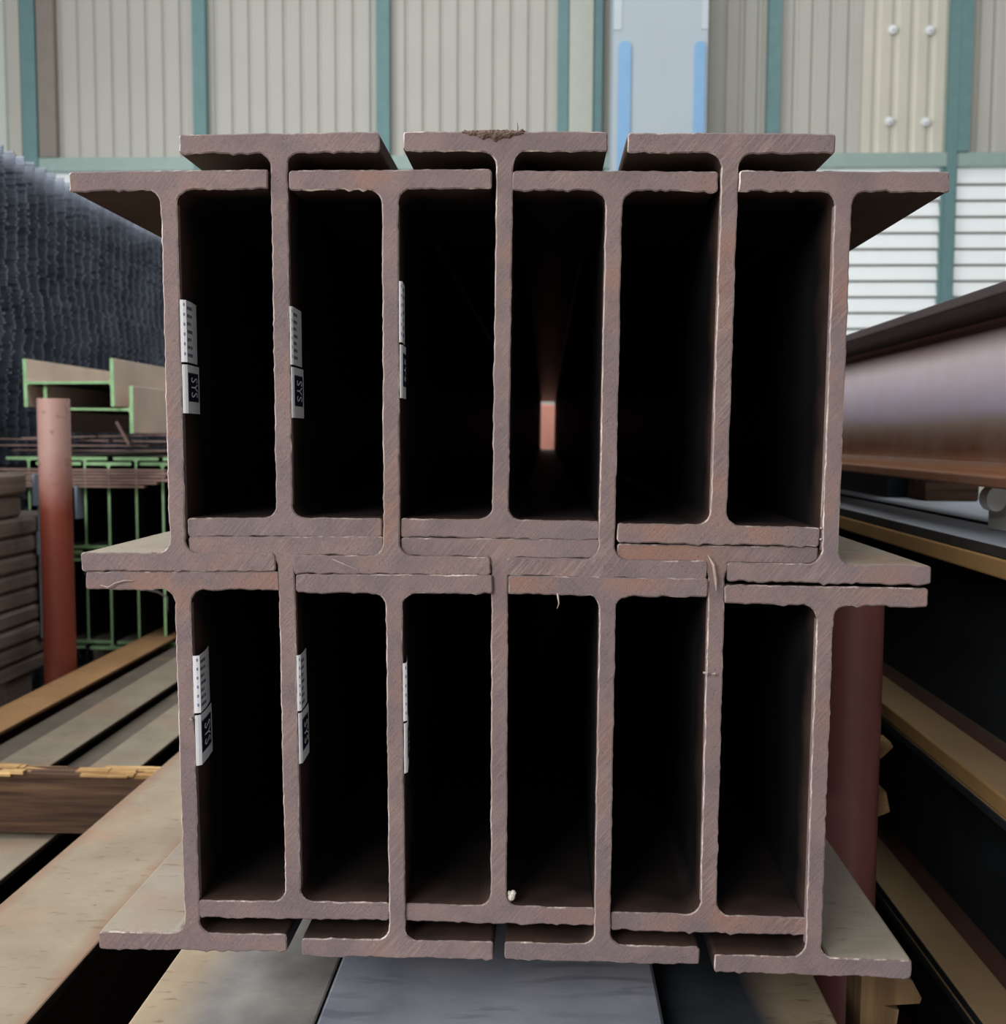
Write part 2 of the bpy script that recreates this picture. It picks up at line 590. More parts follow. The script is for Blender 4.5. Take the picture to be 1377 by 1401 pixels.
def beam(name, H, B, tw, tf, r, L, mats, loc, rot=(0, 0, 0), fine=False, rule=None, seed=0):
    """mats: 0 body, 1 cut end, 2 cut edge, 3 weathered outside.  Origin at the front end, centre of the section."""
    rnd = random.Random(seed)
    p = profile(H, B, tw, tf, r)
    rings = []
    if fine:
        p = subdivide(p, .0045)
        nn = normals(p)
        jit, w = [], 0
        for (x, z), (nx, nz) in zip(p, nn):
            w = .45 * w + rnd.gauss(0, .00042)
            under = nz < -.7
            j = max(-.0011, min(.0012, w * (1.2 if under else .62)))
            if under and rnd.random() < .05:
                j += rnd.uniform(.0006, .0018)
            if nz > .7 and rnd.random() < .015:
                j += rnd.uniform(.0003, .0009)
            jit.append(j)
        ch = .0013
        rings.append((0, [(x + nx * (j - ch), z + nz * (j - ch)) for (x, z), (nx, nz), j in zip(p, nn, jit)]))
        rings.append((.0011, [(x + nx * j, z + nz * j) for (x, z), (nx, nz), j in zip(p, nn, jit)]))
        rings.append((.0085, p))
    else:
        rings.append((0, p))
    rings.append((L, p))
    n = len(p)
    m = MB()
    m.v = [(x, y, z) for y, q in rings for x, z in q]
    m.f.append(list(range(n)))
    m.mi.append(1)
    for k in range(len(rings) - 1):
        for i in range(n):
            j = (i + 1) % n
            m.f.append([k * n + j, k * n + i, (k + 1) * n + i, (k + 1) * n + j])
            mi = (4 if abs(p[i][0]) < .0085 and abs(p[i][1]) < H / 2 - tf else 2) if fine and k == 0 else 0
            if fine and k == 1 and abs(p[i][0] - p[j][0]) < 1e-5 and abs(p[i][0]) < .02:
                m.mi.append(1)
                continue
            if mi == 0 and rule:
                cx, cz = (p[i][0] + p[j][0]) / 2, (p[i][1] + p[j][1]) / 2
                mi = rule(cx, cz)
            m.mi.append(mi)
    last = (len(rings) - 1) * n
    m.f.append([last + i for i in range(n)][::-1])
    m.mi.append(1)
    return m.build(name, mats, None, loc, rot)


HB = dict(H=.4, B=.2, tw=.0165, tf=.0192, r=.0135)
main = {  # centre x, centre z, tilt, label
    'U1': (-.3751, .0614, .0075), 'U2': (-.1550, .0608, .0012), 'U3': (.0629, .0591, -.0095), 'U4': (.2831, .0568, -.0095),
    'I1': (-.2655, .0977, .0055), 'I2': (-.0441, .0977, -.0072), 'I3': (.1740, .0942, -.0128),
    'L1': (-.3679, -.3385, .0118), 'L2': (-.1512, -.3391, .0068), 'L3': (.0622, -.3394, -.0037), 'L4': (.2773, -.3464, -.0072),
    'J1': (-.2608, -.3019, .0107), 'J2': (-.0455, -.3020, .0016), 'J3': (.1710, -.3070, -.0045)}
labels = {
    'U1': 'rusty H-beam at the left end of the upper tier, top flange overhanging left',
    'U2': 'upper tier H-beam under the gap between first and second raised beams, slim white label on its web',
    'U3': 'upper tier H-beam bounding the right of the tunnel where daylight shows',
    'U4': 'rusty H-beam at the right end of the upper tier, top flange overhanging right',
    'I1': 'raised H-beam topping the stack at left, grey paper label on its web',
    'I2': 'raised H-beam topping the stack in the middle, crusty flakes on its top flange',
    'I3': 'raised H-beam topping the stack at right, tilted down to the right',
    'L1': 'rusty H-beam at the left end of the lower tier, dusty bottom flange overhanging left',
    'L2': 'lower tier H-beam with slim white label, directly below the second low beam of the upper tier',
    'L3': 'lower tier H-beam on the grey board right of the white crumb',
    'L4': 'rusty H-beam at the right end of the lower tier, dusty bottom flange overhanging right',
    'J1': 'nested lower tier H-beam at left with a torn grey paper label on its web',
    'J2': 'nested lower tier H-beam in the middle with a white crumb on its bottom flange',
    'J3': 'nested lower tier H-beam at right with a bent burr near its top flange'}


def rule_for(k):
    if k in ('U1', 'L1'):
        return lambda x, z: 3 if (x < -.004 and abs(z) < .19) else (3 if z > .199 and k == 'U1' else 0)
    if k in ('U4', 'L4'):
        return lambda x, z: 3 if (x > .004 and abs(z) < .19) else (3 if z > .199 and k == 'U4' else 0)
    if k[0] == 'I':
        return lambda x, z: 3 if z > .17 else 0
    return lambda x, z: 3 if z > .199 and k[0] == 'U' else 0


beams = {}
for i, (k, (cx, cz, th)) in enumerate(main.items()):
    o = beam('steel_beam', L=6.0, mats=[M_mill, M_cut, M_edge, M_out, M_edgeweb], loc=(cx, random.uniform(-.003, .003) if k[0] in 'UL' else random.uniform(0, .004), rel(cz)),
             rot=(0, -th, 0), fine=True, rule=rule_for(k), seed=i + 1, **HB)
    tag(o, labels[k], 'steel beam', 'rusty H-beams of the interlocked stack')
    beams[k] = o


# paper labels on the webs (children of their beams); coordinates local to the beam
def text_mesh(body, size):
    cu = bpy.data.curves.new('logo', 'FONT')
    cu.body = body
    cu.size = size
    cu.align_x = 'CENTER'
    cu.align_y = 'CENTER'
    cu.resolution_u = 2
    to = bpy.data.objects.new('logo', cu)
    col.objects.link(to)
    bpy.context.view_layer.update()
    me = bpy.data.meshes.new_from_object(to.evaluated_get(bpy.context.evaluated_depsgraph_get()))
    vs = [tuple(v.co) for v in me.vertices]
    fs = [list(q.vertices) for q in me.polygons]
    bpy.data.objects.remove(to)
    return vs, fs


LOGO = text_mesh('SYS', .0165)


def sheet_mesh(xw, fold, y_fold, y_end, lift_end, z0, z1, skew=0.0):
    """folded paper: a strip turned out towards the opening and a back part lying along the web"""
    th = .0004
    path = [(xw + .0006, .0006), (xw + .0006 + fold * .5, y_fold * .45), (xw + .0006 + fold, y_fold),
            (xw + fold * .8 + lift_end * .2, y_fold + (y_end - y_fold) * .5), (xw + lift_end, y_end)]
    m = MB()
    n = len(path)
    off = [(-th, 0)] * n
    for a, b in [(0, 0)]:
        vs = []
        for z in (z0, z1):
            for i, (x, y) in enumerate(path):
                vs.append((x, y, z + skew * y))
        for z in (z0, z1):
            for (x, y), (ox, oy) in zip(path, off):
                vs.append((x + ox, y + .0003, z + skew * y))
        fs = [[i, i + 1, n + i + 1, n + i] for i in range(n - 1)]
        fs += [[2 * n + i + 1, 2 * n + i, 3 * n + i, 3 * n + i + 1] for i in range(n - 1)]
        fs += [[i + 1, i, 2 * n + i, 2 * n + i + 1] for i in range(n - 1)] + [[n + i, n + i + 1, 3 * n + i + 1, 3 * n + i] for i in range(n - 1)]
        fs += [[0, n, 3 * n, 2 * n], [n - 1, 3 * n - 1, 4 * n - 1, 2 * n - 1]]
        m.add(vs, fs)
    return m, path


tags = {  # fold width, y_end, z top, z split, z bottom (relative to the camera height), skew
    'U1': (.0050, .046, .135, .072, .022, 0.0), 'I1': (.0022, .046, .129, .070, .018, 0.0), 'U2': (.0026, .034, .153, .092, .038, 0.0),
    'L1': (.0060, .048, -.226, -.287, -.341, .02), 'J1': (.0032, .039, -.224, -.283, -.337, 0.0), 'L2': (.0034, .024, -.230, -.291, -.344, .1)}
for k, (fold, ye, zt, zs, zb, sk) in tags.items():
    cz = main[k][1]
    xw = HB['tw'] / 2
    m, path = sheet_mesh(xw, fold, .0032, ye, .0012, zs + .0012 - cz, zt - cz, sk)
    d = m.build('data_label', M_paper, beams[k])
    d['label'] = 'white paper data label'
    (xa, ya), (xf, yf), (xb, yb) = path[0], path[2], path[4]
    pr = MB()
    hgt = zt - zs
    for r in range(6):                                   # faint grey rows of print
        z = zs - cz + .008 + (hgt - .014) * r / 5
        x1, y1 = xa + (xf - xa) * .45, ya + (yf - ya) * .45
        x2, y2 = xa + (xf - xa) * .7, ya + (yf - ya) * .7
        pr.add([(x1 + .0003, y1 - .0004, z), (x2 + .0003, y2 - .0004, z), (x2 + .0003, y2 - .0004, z + .003), (x1 + .0003, y1 - .0004, z + .003)], [[0, 1, 2, 3]])
    (xm, ym) = path[3]
    for r in range(7):
        z = zs - cz + .007 + (hgt - .016) * r / 6
        for a, b in ((.08, .5 if r % 3 else .9), (.58, .86 if r % 2 else .7)):
            q = []
            for t in (a, b):
                q.append((xf + (xm - xf) * t + .0004, yf + (ym - yf) * t))
            pr.add([(q[0][0], q[0][1], z), (q[1][0], q[1][1], z), (q[1][0], q[1][1], z + .0032), (q[0][0], q[0][1], z + .0032)], [[0, 1, 2, 3]])
    pr.build('print', M_inkgrey, d)
    # lower logo sheet, set slightly askew, its strip a little behind
    m, path = sheet_mesh(xw + .0006, fold * .8, .0040, ye + .0015, .0016, zb - cz, zs - .0012 - cz, sk)
    g = m.build('logo_label', M_paper, beams[k])
    g['label'] = 'white paper label with dark logo square'
    (xf, yf), (xm, ym), (xb, yb) = path[2], path[3], path[4]
    hl = zs - zb
    z1, z0 = zs - cz - .009, zb - cz + .012
    sq = MB()
    A = (xf + (xm - xf) * .06, yf + (ym - yf) * .06)
    Bq = (xm + (xb - xm) * .72, ym + (yb - ym) * .72)
    e = .0005
    sq.add([(A[0] + e, A[1], z0 + sk * A[1]), (xm + e, ym, z0 + sk * ym), (Bq[0] + e, Bq[1], z0 + sk * Bq[1]),
            (A[0] + e, A[1], z1 + sk * A[1]), (xm + e, ym, z1 + sk * ym), (Bq[0] + e, Bq[1], z1 + sk * Bq[1])], [[0, 1, 4, 3], [1, 2, 5, 4]])
    sq.build('logo_square', M_ink, g)
    vs, fs = LOGO
    zm, ymid = (z0 + z1) / 2, (A[1] + Bq[1]) / 2
    xs = min(1.0, (z1 - z0) / .034)
    wide = (Bq[1] - A[1]) / .0135 * .75
    lv = []
    for (tx, ty, _) in vs:
        y = ymid + ty * wide
        x = xf + (xm - xf) * (y - yf) / (ym - yf) if y < ym else xm + (xb - xm) * (y - ym) / (yb - ym)
        lv.append((x + .0009, y, zm - tx * xs + sk * y))
    lt = MB().add(lv, fs)
    lt.build('logo_letters', M_paper, g)

# rust flakes, burrs and slivers that belong to single beams
rnd = random.Random(3)
m = MB()
NX, NZ2 = 60, 9
from mathutils import noise as mnoise
vs = []
for layer in (0, 1):
    for a in range(NX):
        x = -.042 + .060 * a / (NX - 1)
        env = max(0.0, 1 - abs((x + .010) / .030) ** 1.6)
        n1 = mnoise.noise((x * 160, 3.1, 0))
        drop = .0015 + env * (.0075 + .004 * n1)
        for b in range(NZ2):
            t = b / (NZ2 - 1)
            bul = math.sin(math.pi * min(1, t * .9 + .05)) * (.0006 + env * .0026)
            rough = mnoise.noise((x * 520, t * 5 + 9, 1)) * .0012 * (.3 + env)
            topz = .1999 + env * .0012 + .0011 * mnoise.noise((x * 330, 7, 2))
            z = topz - drop * t
            y = (-.0006 - bul - rough) if layer == 0 else .004
            vs.append((x, y, z))
fs = []
N = NX * NZ2
for a in range(NX - 1):
    for b in range(NZ2 - 1):
        q = [a * NZ2 + b, (a + 1) * NZ2 + b, (a + 1) * NZ2 + b + 1, a * NZ2 + b + 1]
        fs += [q[::-1], [N + k for k in q]]
    for b in (0, NZ2 - 1):
        q = [a * NZ2 + b, (a + 1) * NZ2 + b, N + (a + 1) * NZ2 + b, N + a * NZ2 + b]
        fs.append(q if b == 0 else q[::-1])
m.add(vs, fs)
for i in range(14):
    x = rnd.uniform(-.040, .020)
    q = rnd.uniform(.0006, .0014)
    M4 = Matrix.Translation((x, rnd.uniform(-.001, .004), .2004)) @ Matrix.Rotation(rnd.uniform(-.7, .7), 4, 'Y') @ Matrix.Rotation(rnd.uniform(-.6, .6), 4, 'X')
    m.box(-q * 1.6, q * 1.6, -q, q, -q * .5, q * .5, mat=M4)
m.tube([(.012, .004, .200), (.0125, .004, .205), (.0118, .003, .2095)], [.0007, .0005, .0002], 6)
f = m.build('rust_flakes', M_flake, beams['I2'])
f['label'] = 'crust of brown rust flakes'


def sliver(k, pts, r, name='burr', mat=None):
    cx, cz, th = main[k]
    o = beams[k]
    m = MB().tube([(x - cx, y - o.location.y, z - cz) for x, y, z in pts], r, 6)
    return m.build(name, mat or M_bare, o)


sliver('U2', [(-.215, -.0025, -.124), (-.203, -.0035, -.129), (-.189, -.0025, -.135)], [.0006, .0009, .0003])
sliver('J3', [(.1612, -.0015, -.1165), (.1665, -.003, -.126), (.1690, -.003, -.140), (.1700, -.002, -.152)], [.0005, .0016, .0017, .0004])
sliver('J3', [(.1590, -.001, -.235), (.1635, -.0022, -.2355), (.1640, -.0015, -.237)], [.001, .0017, .0006])
sliver('J3', [(.1680, -.001, -.2365), (.1715, -.0018, -.2355)], [.0006, .0012])
sliver('L1', [(-.452, -.002, -.152), (-.443, -.0035, -.1545), (-.436, -.003, -.150), (-.426, -.0028, -.1475), (-.418, -.002, -.1480)], [.0004, .0009, .0007, .0008, .0004])
sliver('L3', [(.012, .0005, -.157), (.0128, -.001, -.162), (.0135, -.002, -.167), (.0118, -.002, -.172)], [.0012, .0010, .0006, .0003])
sliver('L1', [(-.363, -.002, -.29), (-.3605, -.0025, -.292)], [.0014, .0010])
sliver('U4', [(.2745, -.0012, -.040), (.2738, -.0018, -.062), (.2737, -.0012, -.078)], [.0004, .0009, .0005])
sliver('U4', [(.2739, -.001, -.088), (.2741, -.0018, -.0895)], [.0014, .0012])
sliver('U4', [(.2740, -.001, -.099), (.2742, -.0018, -.1005)], [.0014, .0012])

m = MB()
for a, b, c, s in ((0, 0, 0, .0042), (.002, -.001, .004, .0032), (-.002, .001, .003, .0026)):
    m.tube([(a, b, c - s), (a, b, c - s * .6), (a + s * .1, b, c + s * .1), (a, b, c + s * .7), (a, b, c + s)], [s * .45, s * .85, s, s * .7, s * .25], 8)
tag(m.build('crumb', M_crumb, None, (-.0325, .006, rel(-.4745))), 'white crumb of grit on the bottom flange of the middle nested lower beam', 'crumb')


# ------------------------------------------------------------------ what the stack rests on
def thing_box(name, b, mat, label, cat, group=None, bev=.004, rough=0.0, seed=0):
    x0, x1, y0, y1, z0, z1 = b
    c = ((x0 + x1) / 2, (y0 + y1) / 2, z0)
    m = MB().box(x0 - c[0], x1 - c[0], y0 - c[1], y1 - c[1], 0, z1 - z0, bev=bev)
    if rough:
        r = random.Random(seed)
        m.v = [tuple(q + r.uniform(-rough, rough) for q in v) for v in m.v]
    return tag(m.build(name, mat, None, c), label, cat, group)


K = dict(H=.4, B=.2, tw=.01, tf=.014, r=.014)
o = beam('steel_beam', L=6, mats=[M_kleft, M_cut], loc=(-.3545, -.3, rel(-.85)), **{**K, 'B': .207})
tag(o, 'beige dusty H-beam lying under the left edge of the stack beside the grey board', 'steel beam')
o = beam('steel_beam', L=6, mats=[M_gap, M_cut], loc=(-.149, -.2, rel(-.891)), **{**K, 'B': .19})
tag(o, 'dark H-beam hidden under the left half of the grey board', 'steel beam')
o = beam('steel_beam', L=6, mats=[M_gap, M_cut], loc=(.045, -.2, rel(-.891)), **{**K, 'B': .17})
tag(o, 'dark H-beam hidden under the right half of the grey board', 'steel beam')
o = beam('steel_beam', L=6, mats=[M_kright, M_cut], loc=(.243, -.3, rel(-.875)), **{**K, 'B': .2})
tag(o, 'dark H-beam lying under the right edge of the stack right of the grey board', 'steel beam')
t = NT('blue grey weathered board')
g = t.noise(1, 6, t.scaled((9, 42, 20)), .6)
kn = t.n('ShaderNodeTexWave', wave_type='RINGS')
kn.inputs['Scale'].default_value = 3.2
kn.inputs['Distortion'].default_value = 9
kn.inputs['Detail'].default_value = 3
t.l(t.scaled((1, 2.4, 1)), kn.inputs['Vector'])
c = t.mix(t.ramp(t.noise(7, 5), .3, .7), lin((142, 147, 162)), lin((184, 187, 198)))
c = t.mix(t.ramp(g, .42, .30, 0, .5), c, lin((100, 104, 116)))
c = t.mix(t.math('MULTIPLY', t.ramp(kn.outputs[1], .3, .1), t.ramp(t.noise(5, 2), .5, .62, 0, .45)), c, lin((108, 112, 124)))
t.bump(g, .0015, .4)
M_board = t.done(c, .7, .25)
thing_box('board', (-.2505, .137, -.2, 5.8, rel(-.69), rel(-.65)), M_board, 'wide blue grey weathered board lying under the middle of the stack', 'board')
thing_box('timber_bearer', (-.47, .335, .55, .65, rel(-.649), rel(-.547)), M_timber, 'front timber bearer carrying the rusty stack', 'timber')
thing_box('timber_bearer', (-.47, .335, 4.6, 4.7, rel(-.649), rel(-.547)), M_timber, 'rear timber bearer carrying the rusty stack', 'timber')
thing_box('timber_bearer', (-.9, .36, .9, 1.02, 0, rel(-1.095)), M_timber, 'front floor timber under the beams below the stack', 'timber')
thing_box('timber_bearer', (-.9, .36, 4.4, 4.52, 0, rel(-1.095)), M_timber, 'rear floor timber under the beams below the stack', 'timber')

# big dusty beam at the left
o = beam('steel_beam', L=6.4, mats=[M_big, M_cut], loc=(-.7115, -.5, rel(-.9)), H=.4, B=.197, tw=.01, tf=.016, r=.016)
tag(o, 'wide beige dusty H-beam crossing the lower left corner beside the stack', 'steel beam')

# dark brown timber block with splintered top edge
t = MB().box(-.31, .31, -.026, .026, 0, .132, bev=.003)
block = t.build('timber_block', M_timber, None, (-1.036, 1.14, rel(-.865)))
tag(block, 'dark brown timber block with bright splintered top edge at lower left', 'timber')
r = random.Random(5)
s = MB()
for row, (ya, yb) in enumerate(((-.031, -.012), (-.014, .008), (.004, .027))):
    x = -.31
    while x < .30:
        w = r.uniform(.015, .11)
        h = r.uniform(-.003, .005)
        if r.random() < .85:
            s.box(x, min(x + w, .31), ya + r.uniform(-.004, .003), yb, .1275 + r.uniform(0, .003), .132 + h,
                  mat=Matrix.Translation((0, 0, .13)) @ Matrix.Rotation(r.uniform(-.08, .08), 4, 'X') @ Matrix.Rotation(r.uniform(-.010, .010), 4, 'Y') @ Matrix.Translation((0, 0, -.13)))
        x += w * .95
s.build('splintered_edge', M_split, block)['label'] = 'bright splintered top edge'

# row of smaller beams at lower left
S = dict(H=.3, tw=.008, tf=.012, r=.012)
rows = [(-1.683, .148, -.88, M_orange, 'ochre rusty beam in the low left row, nearest the red post'),
        (-1.39, .15, -.88, M_beige, 'pale dusty beam in the middle of the low left row'),
        (-1.14, .135, -.88, M_beige, 'pale dusty beam in the low left row nearest the wide beige beam'),
        (-1.535, .14, -.915, M_darkflange, 'sunken grey beam between the ochre and middle beams of the low left row'),
        (-1.262, .115, -.915, M_darkflange, 'sunken grey beam right of the middle beam of the low left row'),
        (-.985, .14, -.935, M_darkflange, 'sunken brown beam beside the wide beige beam in the low left row')]
for x, B, zt, mt, lb in rows:
    o = beam('steel_beam', B=B, L=5.2, mats=[mt, M_cut], loc=(x, -1.6, rel(zt - .15)), **S)
    tag(o, lb, 'steel beam', 'beams of the low left row')
thing_box('timber_bearer', (-1.78, -.9, -.9, -.8, 0, rel(-1.236)), M_timber, 'near floor timber under the low left row of beams', 'timber')
thing_box('timber_bearer', (-1.78, -.9, 2.2, 2.3, 0, rel(-1.236)), M_timber, 'far floor timber under the low left row of beams', 'timber')


# red posts: open pipes
def pipe(name, x, y, z0, z1, r, mat, label):
    n = 28
    m = MB()
    ci = [(math.cos(2 * math.pi * i / n), math.sin(2 * math.pi * i / n)) for i in range(n)]
    h = z1 - z0
    rr = [(r, 0), (r, h * .25), (r, h * .5), (r, h * .75), (r, h - .003), (r - .001, h), (r - .006, h), (r - .007, h - .003), (r - .007, 0)]
    vs = [(c * q, s * q, z) for q, z in rr for c, s in ci]
    fs = [[k * n + i, k * n + (i + 1) % n, (k + 1) * n + (i + 1) % n, (k + 1) * n + i] for k in range(len(rr) - 1) for i in range(n)]
    fs += [[8 * n + i, 8 * n + (i + 1) % n, (i + 1) % n, i] for i in range(n)]
    m.add(vs, fs)
    o = m.build(name, mat, None, (x, y, z0), smooth=False)
    for p in o.data.polygons:
        p.use_smooth = abs(p.normal.z) < .2
    return tag(o, label, 'post')


pipe('steel_post', -1.846, 2.78, 0, rel(.133), .058, post_paint('red post paint paler above', (146, 72, 56), (198, 158, 148), 1.05, 1.28),
     'round rusty red steel post beside the grey planks at left')
pipe('steel_post', .466, .555, 0, rel(-.243), .051, simple('dark red oxide gloss', (164, 106, 103), .36, .5, var=.12),
     'dark red round steel post right of the stack')


# splintered timbers beside the right post
def jag(name, pr, y0, y1, mat, label):
    n = len(pr)
    m = MB().add([(x, y, z) for y in (y0, y1) for x, z in pr],
                 [list(range(n)), list(range(n, 2 * n))[::-1]] + [[i, n + i, n + (i + 1) % n, (i + 1) % n] for i in range(n)])
    return tag(m.build(name, mat), label, 'timber')


M_stub = timber_material('dull pale timber', (98, 76, 54), (132, 106, 76), 'z')
jag('timber_stake', [(.45, 0), (.51, 0), (.528, rel(-.635)), (.573, rel(-.615)), (.566, rel(-.582)), (.535, rel(-.572)), (.538, rel(-.532)), (.556, rel(-.525)),
                     (.575, rel(-.506)), (.570, rel(-.497)), (.52, rel(-.494)), (.45, rel(-.505))], .66, .70, M_straw, 'splintered timber stake standing behind the dark red post')
jag('timber_stake', [(.395, 0), (.435, 0), (.438, rel(-.745)), (.443, rel(-.706)), (.424, rel(-.701)), (.468, rel(-.697)), (.470, rel(-.690)), (.458, rel(-.668)), (.43, rel(-.655)),
                     (.396, rel(-.66))], .22, .28, M_stub, 'splintered dull timber stub under the right corner of the stack')

# ------------------------------------------------------------------ pile of large beams at the right
M_web = banded_web()
M_right = dusty_material('dusty flange over blue black web', (.012, .015, .018, 1), lin((166, 140, 106)), False, 5)
M_ochre = simple('ochre dusty flange edge', (176, 140, 92), .8, .2, var=.15, scale=6)
M_fillet = simple('dark red brown fillet rust', (84, 60, 52), .8, .2)


def right_rule(H):
    return lambda x, z: 4 if (abs(x) > .098 and abs(z) > H / 2 - .035) else 3 if (x < 0 and z < -(H / 2 - .035) + .004 and abs(x) < .030) else 0


RB = dict(B=.204, tw=.012, tf=.017, r=.022)
o = beam('large_steel_beam', H=.292, L=6.2, rule=lambda x, z: 3 if z > .118 else 0, mats=[M_web, M_cut, M_edge, simple('dark brown scale', (52, 44, 44), .6, .2)], loc=(.742, .1, rel(.076)), **RB)
tag(o, 'large purple grey H-beam on top of the right pile, rust along its lower flange', 'steel beam')
o = beam('large_steel_beam', H=.357, L=6.2, mats=[M_right, M_cut, M_edge, M_fillet, M_ochre], loc=(.742, .1, rel(-.3465)), rule=right_rule(.357), **{**RB, 'tf': .028})
tag(o, 'large dark H-beam with ochre flange edge, second from top in the right pile', 'steel beam')
o = beam('large_steel_beam', H=.336, L=6.2, mats=[M_right, M_cut, M_edge, M_fillet, M_right], loc=(.742, .1, rel(-.694)), rule=right_rule(.336), **RB)
tag(o, 'large dark H-beam with beige dusty lower flange, third from top in the right pile', 'steel beam')
o = beam('large_steel_beam', H=.336, L=6.2, mats=[M_right, M_cut, M_edge, M_fillet, M_right], loc=(.742, .1, rel(-1.032)), rule=right_rule(.336), **RB)
tag(o, 'large dark H-beam at the bottom of the right pile', 'steel beam')
thing_box('timber_bearer', (.62, 1.0, .9, 1.0, 0, rel(-1.2015)), M_timber, 'near floor timber under the right pile', 'timber')
thing_box('timber_bearer', (.62, 1.0, 5.0, 5.1, 0, rel(-1.2015)), M_timber, 'far floor timber under the right pile', 'timber')
M_sheet = dusty_material('light blue grey sheet', lin((60, 56, 54)), lin((182, 192, 204)), False, 3)
thing_box('steel_sheet', (.642, .775, .1, 6.3, rel(-.1675), rel(-.150)), M_sheet, 'light blue grey steel sheet edge lying nearest on the second right beam', 'steel sheet', bev=.001)
thing_box('steel_sheet', (.782, 1.10, .1, 6.3, rel(-.1675), rel(-.146)), M_sheet, 'light blue grey steel sheet lying further back under the purple grey beam', 'steel sheet', bev=.001)
thing_box('timber_packer', (.895, 1.02, 1.44, 1.56, rel(-.146), rel(-.0705)), M_timber, 'brown timber packer under the purple grey beam, left of the pale channel', 'timber')
thing_box('timber_packer', (.66, .86, 5.0, 5.12, rel(-.146), rel(-.0705)), M_timber, 'timber packer at the far end under the purple grey beam', 'timber')
thing_box('filler_bar', (.850, .93, 1.575, 6.2, rel(-.146), rel(-.072)), M_gap, 'dark filler bar added to close the gap behind the brown timber packer under the purple grey beam', 'steel bar', bev=.001)  # added so the gap under the beam reads dark
thing_box('timber_packer', (.665, .80, 4.0, 4.12, rel(-.150), rel(-.0705)), M_timber, 'timber packer half way along under the purple grey beam', 'timber')
# pale rolled-lip channel
m = MB()
lip = [(.016 * math.cos(math.radians(a)), .014 + .020 * math.sin(math.radians(a))) for a in range(80, 341, 20)] + [(.017, .010), (.022, .012), (.13, .012), (.13, .034)]
n = len(lip)
m.add([(x, y, z) for y in (-.05, -.02) for x, z in lip], [list(range(n)), list(range(n, 2 * n))[::-1]] + [[i, n + i, n + (i + 1) % n, (i + 1) % n] for i in range(n)])
m.v = [(x, y, z + .04) for x, y, z in m.v]
m.box(.03, .125, -.05, .05, .0, .053)
tag(m.build('channel_offcut', simple('pale grey white paint', (250, 248, 236), .5), None, (.722, .70, rel(-.1495))), 'pale grey white channel offcut with rolled lip on the blue grey sheet', 'steel offcut')

# ------------------------------------------------------------------ green-ended beams at the left
G = dict(H=.4, B=.2, tw=.0105, tf=.014, r=.012)
xs = [-2.239, -2.113, -2.003, -1.888, -1.772, -1.66, -1.549]
where = ['leftmost, behind the grey planks', 'hidden behind the red post', 'first right of the red post', 'second right of the red post',
         'third right of the red post', 'fourth right of the red post', 'last, behind the rusty stack']
M_gbody = mill_material('dark green shaded scale', (.008, .010, .008, 1), lin((150, 146, 134)), .7, .5, .1)
for tier, zt in enumerate((-.096, -.512)):
    for i, x in enumerate(xs):
        o = beam('green_ended_beam', L=6, mats=[M_gbody, M_green], loc=(x, 3.35 + (i * 7 % 3) * .012, rel(zt - .2 - (.022 if i % 2 else 0) - (.003 if tier else 0))), **G)
        tag(o, 'H-beam with green painted end in the %s tier, %s' % (('upper', 'lower')[tier], where[i]), 'steel beam', 'green-ended beams of the left stack')
for y, w in ((4.2, 'near'), (8.4, 'far')):
    thing_box('timber_bearer', (-2.36, -1.44, y, y + .12, rel(-1.06), rel(-.938)), M_timber, '%s timber bearer under the green-ended beams' % w, 'timber')
    thing_box('rack_plinth', (-2.36, -1.44, y, y + .12, 0, rel(-1.06)), M_plank, '%s dark plinth under the green-ended beams' % w, 'plinth')

# two beams lying on their sides on top, nested
Gs = dict(H=.385, B=.2, tw=.0105, tf=.0155, r=.012)
o = beam('green_ended_beam', L=5.6, mats=[M_side, M_green, M_edge, M_sideout], rule=lambda x, z: 3 if abs(z) > .174 else 0, loc=(-1.993, 3.22, rel(.216)), rot=(0, math.radians(90 - .5), 0), **Gs)
tag(o, 'green-ended H-beam lying on its side, uppermost at left, web showing pale', 'steel beam')
o = beam('green_ended_beam', L=5.6, mats=[M_side, M_green, M_edge, M_sideout], rule=lambda x, z: 3 if abs(z) > .174 else 0, loc=(-1.934, 3.27, rel(.1075)), rot=(0, math.radians(90 + .4), 0), **Gs)
tag(o, 'green-ended H-beam lying on its side, nested under the uppermost one', 'steel beam')
# jumble of rusty strips on top of the green-ended beams
r = random.Random(11)
M_strip = simple('rusty brown strip', (162, 136, 128), .8, .2, var=.25, scale=14)
for lev in range(4):
    tilt, yaw = r.uniform(-.05, .05), (-.2, .16, -.1, .22)[lev]
    for k in range(3):
        x = (-2.08, -1.84, -1.76)[k] + r.uniform(-.1, .1)
        L = r.uniform(.14, .3)
        m = MB().box(-L, L, -.018, .018, -.003, .003)
        dx = (x + 1.85)
        o = m.build('steel_strip', M_strip, None, (x, 3.40 + (k - 1) * .05 + dx * math.tan(yaw), rel(-.068 + .021 * lev - dx * math.tan(tilt) * .6)), (0, tilt * .6, yaw))
        tag(o, 'thin rusty strip in the jumble on top of the green-ended beams', 'steel strip', 'rusty strips on the green-ended beams')
for i in range(6):
    m = MB().box(-.36, .36, -.02, .02, -.005, .005)
    o = m.build('steel_strip', M_strip, None, (-1.95 + r.uniform(-.12, .1), 3.29 - .004 * i, rel(-.150 - .0135 * i)), (0, r.uniform(-.004, .004), r.uniform(-.03, .03)))
    tag(o, 'thin rusty strip laid across the green ends just below their top flanges', 'steel strip', 'rusty strips across the green ends')
m = MB().box(-.055, .055, -.008, .008, -.006, .006)
